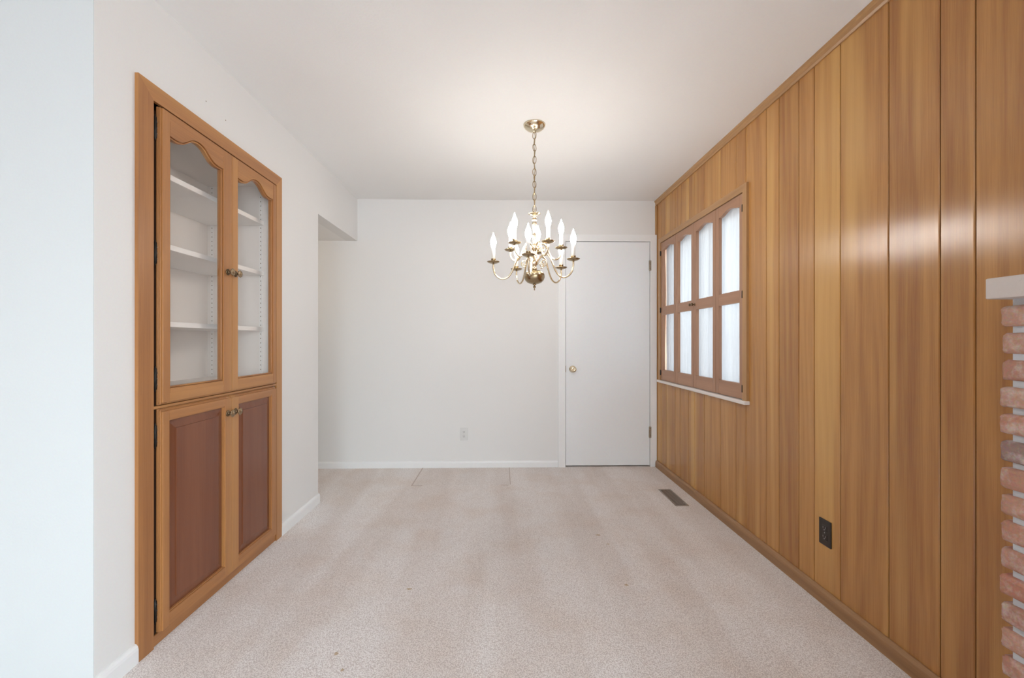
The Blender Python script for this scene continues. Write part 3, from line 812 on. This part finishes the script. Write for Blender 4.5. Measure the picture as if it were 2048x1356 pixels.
# ================================================================== SMALL FITTINGS
# outlet on the back wall
def outlet(name, label, mats, xc, zc, on_back, yc=0):
    """mats: plate, face, holes"""
    b = BM(); b2 = BM()
    if on_back:
        bx = lambda bm, u0, u1, z0, z1, d0, d1, mi=0, bev=0: box(bm, xc+u0, xc+u1, YB-d1, YB-d0, zc+z0, zc+z1, mi, bev)
    else:
        bx = lambda bm, u0, u1, z0, z1, d0, d1, mi=0, bev=0: box(bm, XR-d1, XR-d0, yc+u0, yc+u1, zc+z0, zc+z1, mi, bev)
    o = thing(name, label, 'outlet', (xc, YB, zc) if on_back else (XR, yc, zc))
    off = -Vector(o.location)
    bx(b, -.035, .035, -.057, .057, 0, .0055, 0, .002)
    link('cover_plate', b, mats[0], o, off)
    for s in (-1, 1):
        b = BM(); c = s*.0195
        bx(b, -.0165, .0165, c-.0135, c+.0135, .003, .0072, 0, .002)
        bx(b, -.0085, -.0055, c-.001, c+.0075, .006, .00745, 1); bx(b, .0055, .0085, c-.001, c+.0075, .006, .00745, 1); bx(b, -.0028, .0028, c-.0085, c-.0035, .006, .00745, 1)
        link('receptacle', b, [mats[1], mats[2]], o, off)
    b = BM()
    if on_back: lathe(b, [(0, -.0068), (.0025, -.0064), (.003, -.005), (0, -.005)], (xc, YB, zc), 12, axis='y')
    else: lathe(b, [(0, -.0068), (.0025, -.0064), (.003, -.005), (0, -.005)], (XR, yc, zc), 12, axis='x')
    link('screw', b, mats[3], o, off)
outlet('wall_outlet', 'pale outlet plate low on the plain end wall', ['ivory', 'ivory', 'ivory_hole', 'nickel'], -.351, .304, True)
M['socket_metal'] = simple('socket_contact_glint', (.35, .35, .36, 1), .35, metal=.8)
outlet('wall_outlet', 'dark brown outlet plate low on the wood panelling', ['brown_plastic', 'brown_plastic', 'socket_metal', 'socket_metal'], 0, .311, False, 1.857)
# light switch on the end wall inside the hall (its edge shows past the wall corner)
sw = thing('light_switch', 'light switch plate on the end wall, half hidden by the hall corner', 'switch', (-1.702, YB, 1.188))
so = -Vector(sw.location)
b = BM(); box(b, -1.737, -1.667, YB-.0055, YB, 1.131, 1.245, 0, .002); link('cover_plate', b, 'ivory', sw, so)
b = BM(); box(b, -1.707, -1.697, YB-.014, YB-.004, 1.178, 1.200, 0, .002); link('toggle', b, 'ivory', sw, so)
# floor vent
fv = thing('floor_vent', 'brown metal floor register set in the carpet along the panelling', 'vent', (1.257, 3.14, 0))
fo = -Vector(fv.location)
vx0, vx1, vy0, vy1 = 1.206, 1.302, 2.975, 3.310
b = BM()
box(b, vx0, vx1, vy0, vy0+.016, 0, .004, 0, .001); box(b, vx0, vx1, vy1-.016, vy1, 0, .004, 0, .001)
box(b, vx0, vx0+.012, vy0+.016, vy1-.016, 0, .004, 0, .001); box(b, vx1-.012, vx1, vy0+.016, vy1-.016, 0, .004, 0, .001)
box(b, vx0+.012, vx1-.012, vy0+.016, vy1-.016, .0002, .0008, 1)
link('vent_frame', b, ['vent', 'ventdark'], fv, fo)
b = BM(); y = vy0+.024
while y < vy1-.022:
    box(b, vx0+.012, vx1-.012, y, y+.004, .0008, .0034); y += .0088
for x in (vx0+.036, vx0+.060): box(b, x-.002, x+.002, vy0+.016, vy1-.016, .0008, .0037)
link('louvres', b, 'vent', fv, fo)
b = BM(); box(b, vx1-.026, vx1-.016, vy0+.03, vy0+.05, .0034, .0075, 0, .001); link('damper_lever', b, 'vent', fv, fo)

# carpet patch with cut seams by the back wall
b = BM()
px0, px1, py0, py1 = -.722, .062, 3.437, YB-.014
box(b, px0, px1, py0, py1, 0, .0006, 0)
def seam(x0, x1, y0, y1, xs=0):
    prism(b, [(x0, y0), (x1, y0), (x1+xs, y1), (x0+xs, y1)], 'z', 0, .0024, 1)
seam(px0-.004, px0+.004, py0, py1); seam(px1-.003, px1+.003, py0+.02, py1)
seam(px0, px0+.085, py0-.004, py0+.003); seam(px1-.075, px1-.012, py0-.003, py0+.003)
tag(link('carpet_patch', b, ['carpet2', 'seam']), 'rectangular patch cut into the carpet along the foot of the end wall', 'carpet patch')
# little stains trodden into the carpet
STAINS = [((-.432, 2.009), (.030, .016), 'tan spot on the carpet left of the room centre'),
          ((.567, 2.544), (.030, .018), 'upper of two small tan marks on the carpet, straight below the door'),
          ((.597, 2.430), (.020, .012), 'lower of two small tan marks on the carpet, straight below the door'),
          ((.583, 2.020), (.024, .018), 'brown burn-like spot on the carpet towards the panelling'),
          ((-.612, 1.598), (.018, .020), 'faint tan spot on the carpet near the cabinet foot'),
          ((-.560, 1.520), (.020, .014), 'faint tan spot on the carpet closest to the camera')]
for (x, y), (rx, ry), lab in STAINS:
    b = BM(); n = 18; vs = []
    top = b.verts.new((0, 0, .0016))
    rr = [1+.35*random.uniform(-1, 1) for _ in range(n)]
    for i in range(n):
        a = 2*PI*i/n; vs.append(b.verts.new((rx*.42*rr[i]*math.cos(a), ry*.45*rr[i]*math.sin(a), .0002)))
    for i in range(n): b.faces.new([top, vs[i], vs[(i+1) % n]])
    b.faces.new(vs[::-1])
    tag(link('carpet_stain', b, 'stain', None, (x, y, 0)), lab, 'stain', 'small stains on the carpet')

# ================================================================== FIREPLACE EDGE
fp = thing('fireplace', 'tumbled red brick fireplace edge with a pale stone mantel at the right of the photo', 'fireplace', (1.34, .3, 0))
po = -Vector(fp.location)
FX, FY1, FY0 = 1.270, 1.074, -.75
course, bh = .0680, .0545
ZTOP = 1.2405
b = BM(); rl = b.faces.layers.float.new('rnd')
nrow = int(ZTOP/course)+1
for r in range(nrow):
    zt = ZTOP-r*course; zb = max(0.002, zt-bh)
    if zt-zb < .008: continue
    y1 = FY1+random.uniform(-.003, .003); first = True
    while y1 > FY0:
        ln = .198 if not (first and r % 2) else .096
        y0 = y1-ln; first = False
        dx = random.uniform(-.003, .003)
        tmp = BM(); box(tmp, FX+dx, XR-.001, y0, y1, zb+random.uniform(0, .002), zt-random.uniform(0, .002))
        bmesh.ops.subdivide_edges(tmp, edges=[e for e in tmp.edges if e.calc_length() > .03], cuts=3, use_grid_fill=True)
        sharp = [e for e in tmp.edges if len(e.link_faces) == 2 and e.calc_face_angle() > .5]
        bmesh.ops.bevel(tmp, geom=sharp, offset=.0105, segments=4, affect='EDGES', profile=.5)
        for v in tmp.verts:
            j = .0013
            v.co += Vector((random.uniform(-j, j), random.uniform(-j, j), random.uniform(-j, j)))
            v.co.x = min(v.co.x, XR-.0005)
        vm = {v: b.verts.new(v.co) for v in tmp.verts}; rn = random.random()
        for f in tmp.faces:
            nf = b.faces.new([vm[v] for v in f.verts]); nf[rl] = rn; nf.smooth = True
        tmp.free()
        y1 = y0-.0125
link('brickwork', b, 'brick', fp, po)
b = BM(); box(b, FX+.012, XR-.0005, FY0, FY1-.020, 0, 1.257)
link('mortar', b, 'mortar', fp, po); fp.children[-1]['label'] = 'grey recessed mortar'
b = BM(); box(b, 1.230, XR-.0005, FY0, 1.071, 1.257, 1.3095, 0, .003, 2)
link('mantel_shelf', b, 'stone', fp, po); fp.children[-1]['label'] = 'pale stone mantel slab'

# ================================================================== LIGHT
w = bpy.data.worlds.new('daylight'); S.world = w; w.use_nodes = True
nt = w.node_tree; nt.nodes.clear()
out = nt.nodes.new('ShaderNodeOutputWorld'); bg = nt.nodes.new('ShaderNodeBackground')
tc = nt.nodes.new('ShaderNodeTexCoord'); sp = nt.nodes.new('ShaderNodeSeparateXYZ'); rp = nt.nodes.new('ShaderNodeValToRGB')
nt.links.new(tc.outputs['Generated'], sp.inputs['Vector'])
mr = nt.nodes.new('ShaderNodeMapRange'); mr.inputs['From Min'].default_value = -1; nt.links.new(sp.outputs['Z'], mr.inputs['Value'])
nt.links.new(mr.outputs['Result'], rp.inputs['Fac'])
e = rp.color_ramp.elements
e[0].position = .40; e[0].color = (.40, .43, .45, 1); e[1].position = 1; e[1].color = (.66, .81, 1, 1)
k = e.new(.50); k.color = (.56, .62, .66, 1); k = e.new(.54); k.color = (.79, .925, .99, 1)
nt.links.new(rp.outputs['Color'], bg.inputs['Color']); bg.inputs['Strength'].default_value = 15.0
nt.links.new(bg.outputs['Background'], out.inputs['Surface'])
hl = bpy.data.lights.new('hall_fill', 'POINT'); hl.energy = 3.5; hl.color = (1, .80, .56); hl.shadow_soft_size = .10  # added fill light with no fixture, warms the dim hall
ho = bpy.data.objects.new('hall_fill', hl); COL.objects.link(ho); ho.location = (-2.35, 3.50, 1.88)
def portal(name, locn, rot, sx, sy):
    l = bpy.data.lights.new(name, 'AREA'); l.shape = 'RECTANGLE'; l.size = sx; l.size_y = sy
    l.cycles.is_portal = True
    o = bpy.data.objects.new(name, l); COL.objects.link(o); o.location = locn; o.rotation_euler = rot
for a, c in RW: portal('window_portal', ((a+c)/2, REAR-.14, (RZ0+RZ1)/2), (PI/2, 0, 0), c-a, RZ1-RZ0)
portal('window_portal', (XR+.15, (WY0+WY1)/2, (WZ0+WZ1)/2), (PI/2, 0, PI/2), WY1-WY0, WZ1-WZ0)

portal('window_portal', (XR+.15, (SY0+SY1)/2, (SZ0+SZ1)/2), (PI/2, 0, PI/2), SY1-SY0, SZ1-SZ0)

# ================================================================== CAMERA
F = 861.2; TH = math.radians(1.2613)
cam = bpy.data.cameras.new('camera'); co = bpy.data.objects.new('camera', cam); COL.objects.link(co)
co.location = (0, 0, CAMZ); co.rotation_euler = (PI/2, 0, -TH)
cam.sensor_width = 36; cam.sensor_fit = 'HORIZONTAL'; cam.lens = F/2048*36; cam.shift_y = 4.2/2048
cam.clip_start = .05
S.camera = co
S.view_settings.view_transform = 'Standard'; S.view_settings.look = 'None'
S.view_settings.gamma = 1; S.view_settings.use_curve_mapping = False
S.view_settings.exposure = 0.11
S.cycles.max_bounces = 12; S.cycles.diffuse_bounces = 6; S.cycles.glossy_bounces = 4; S.cycles.transparent_max_bounces = 12
S.cycles.use_denoising = True
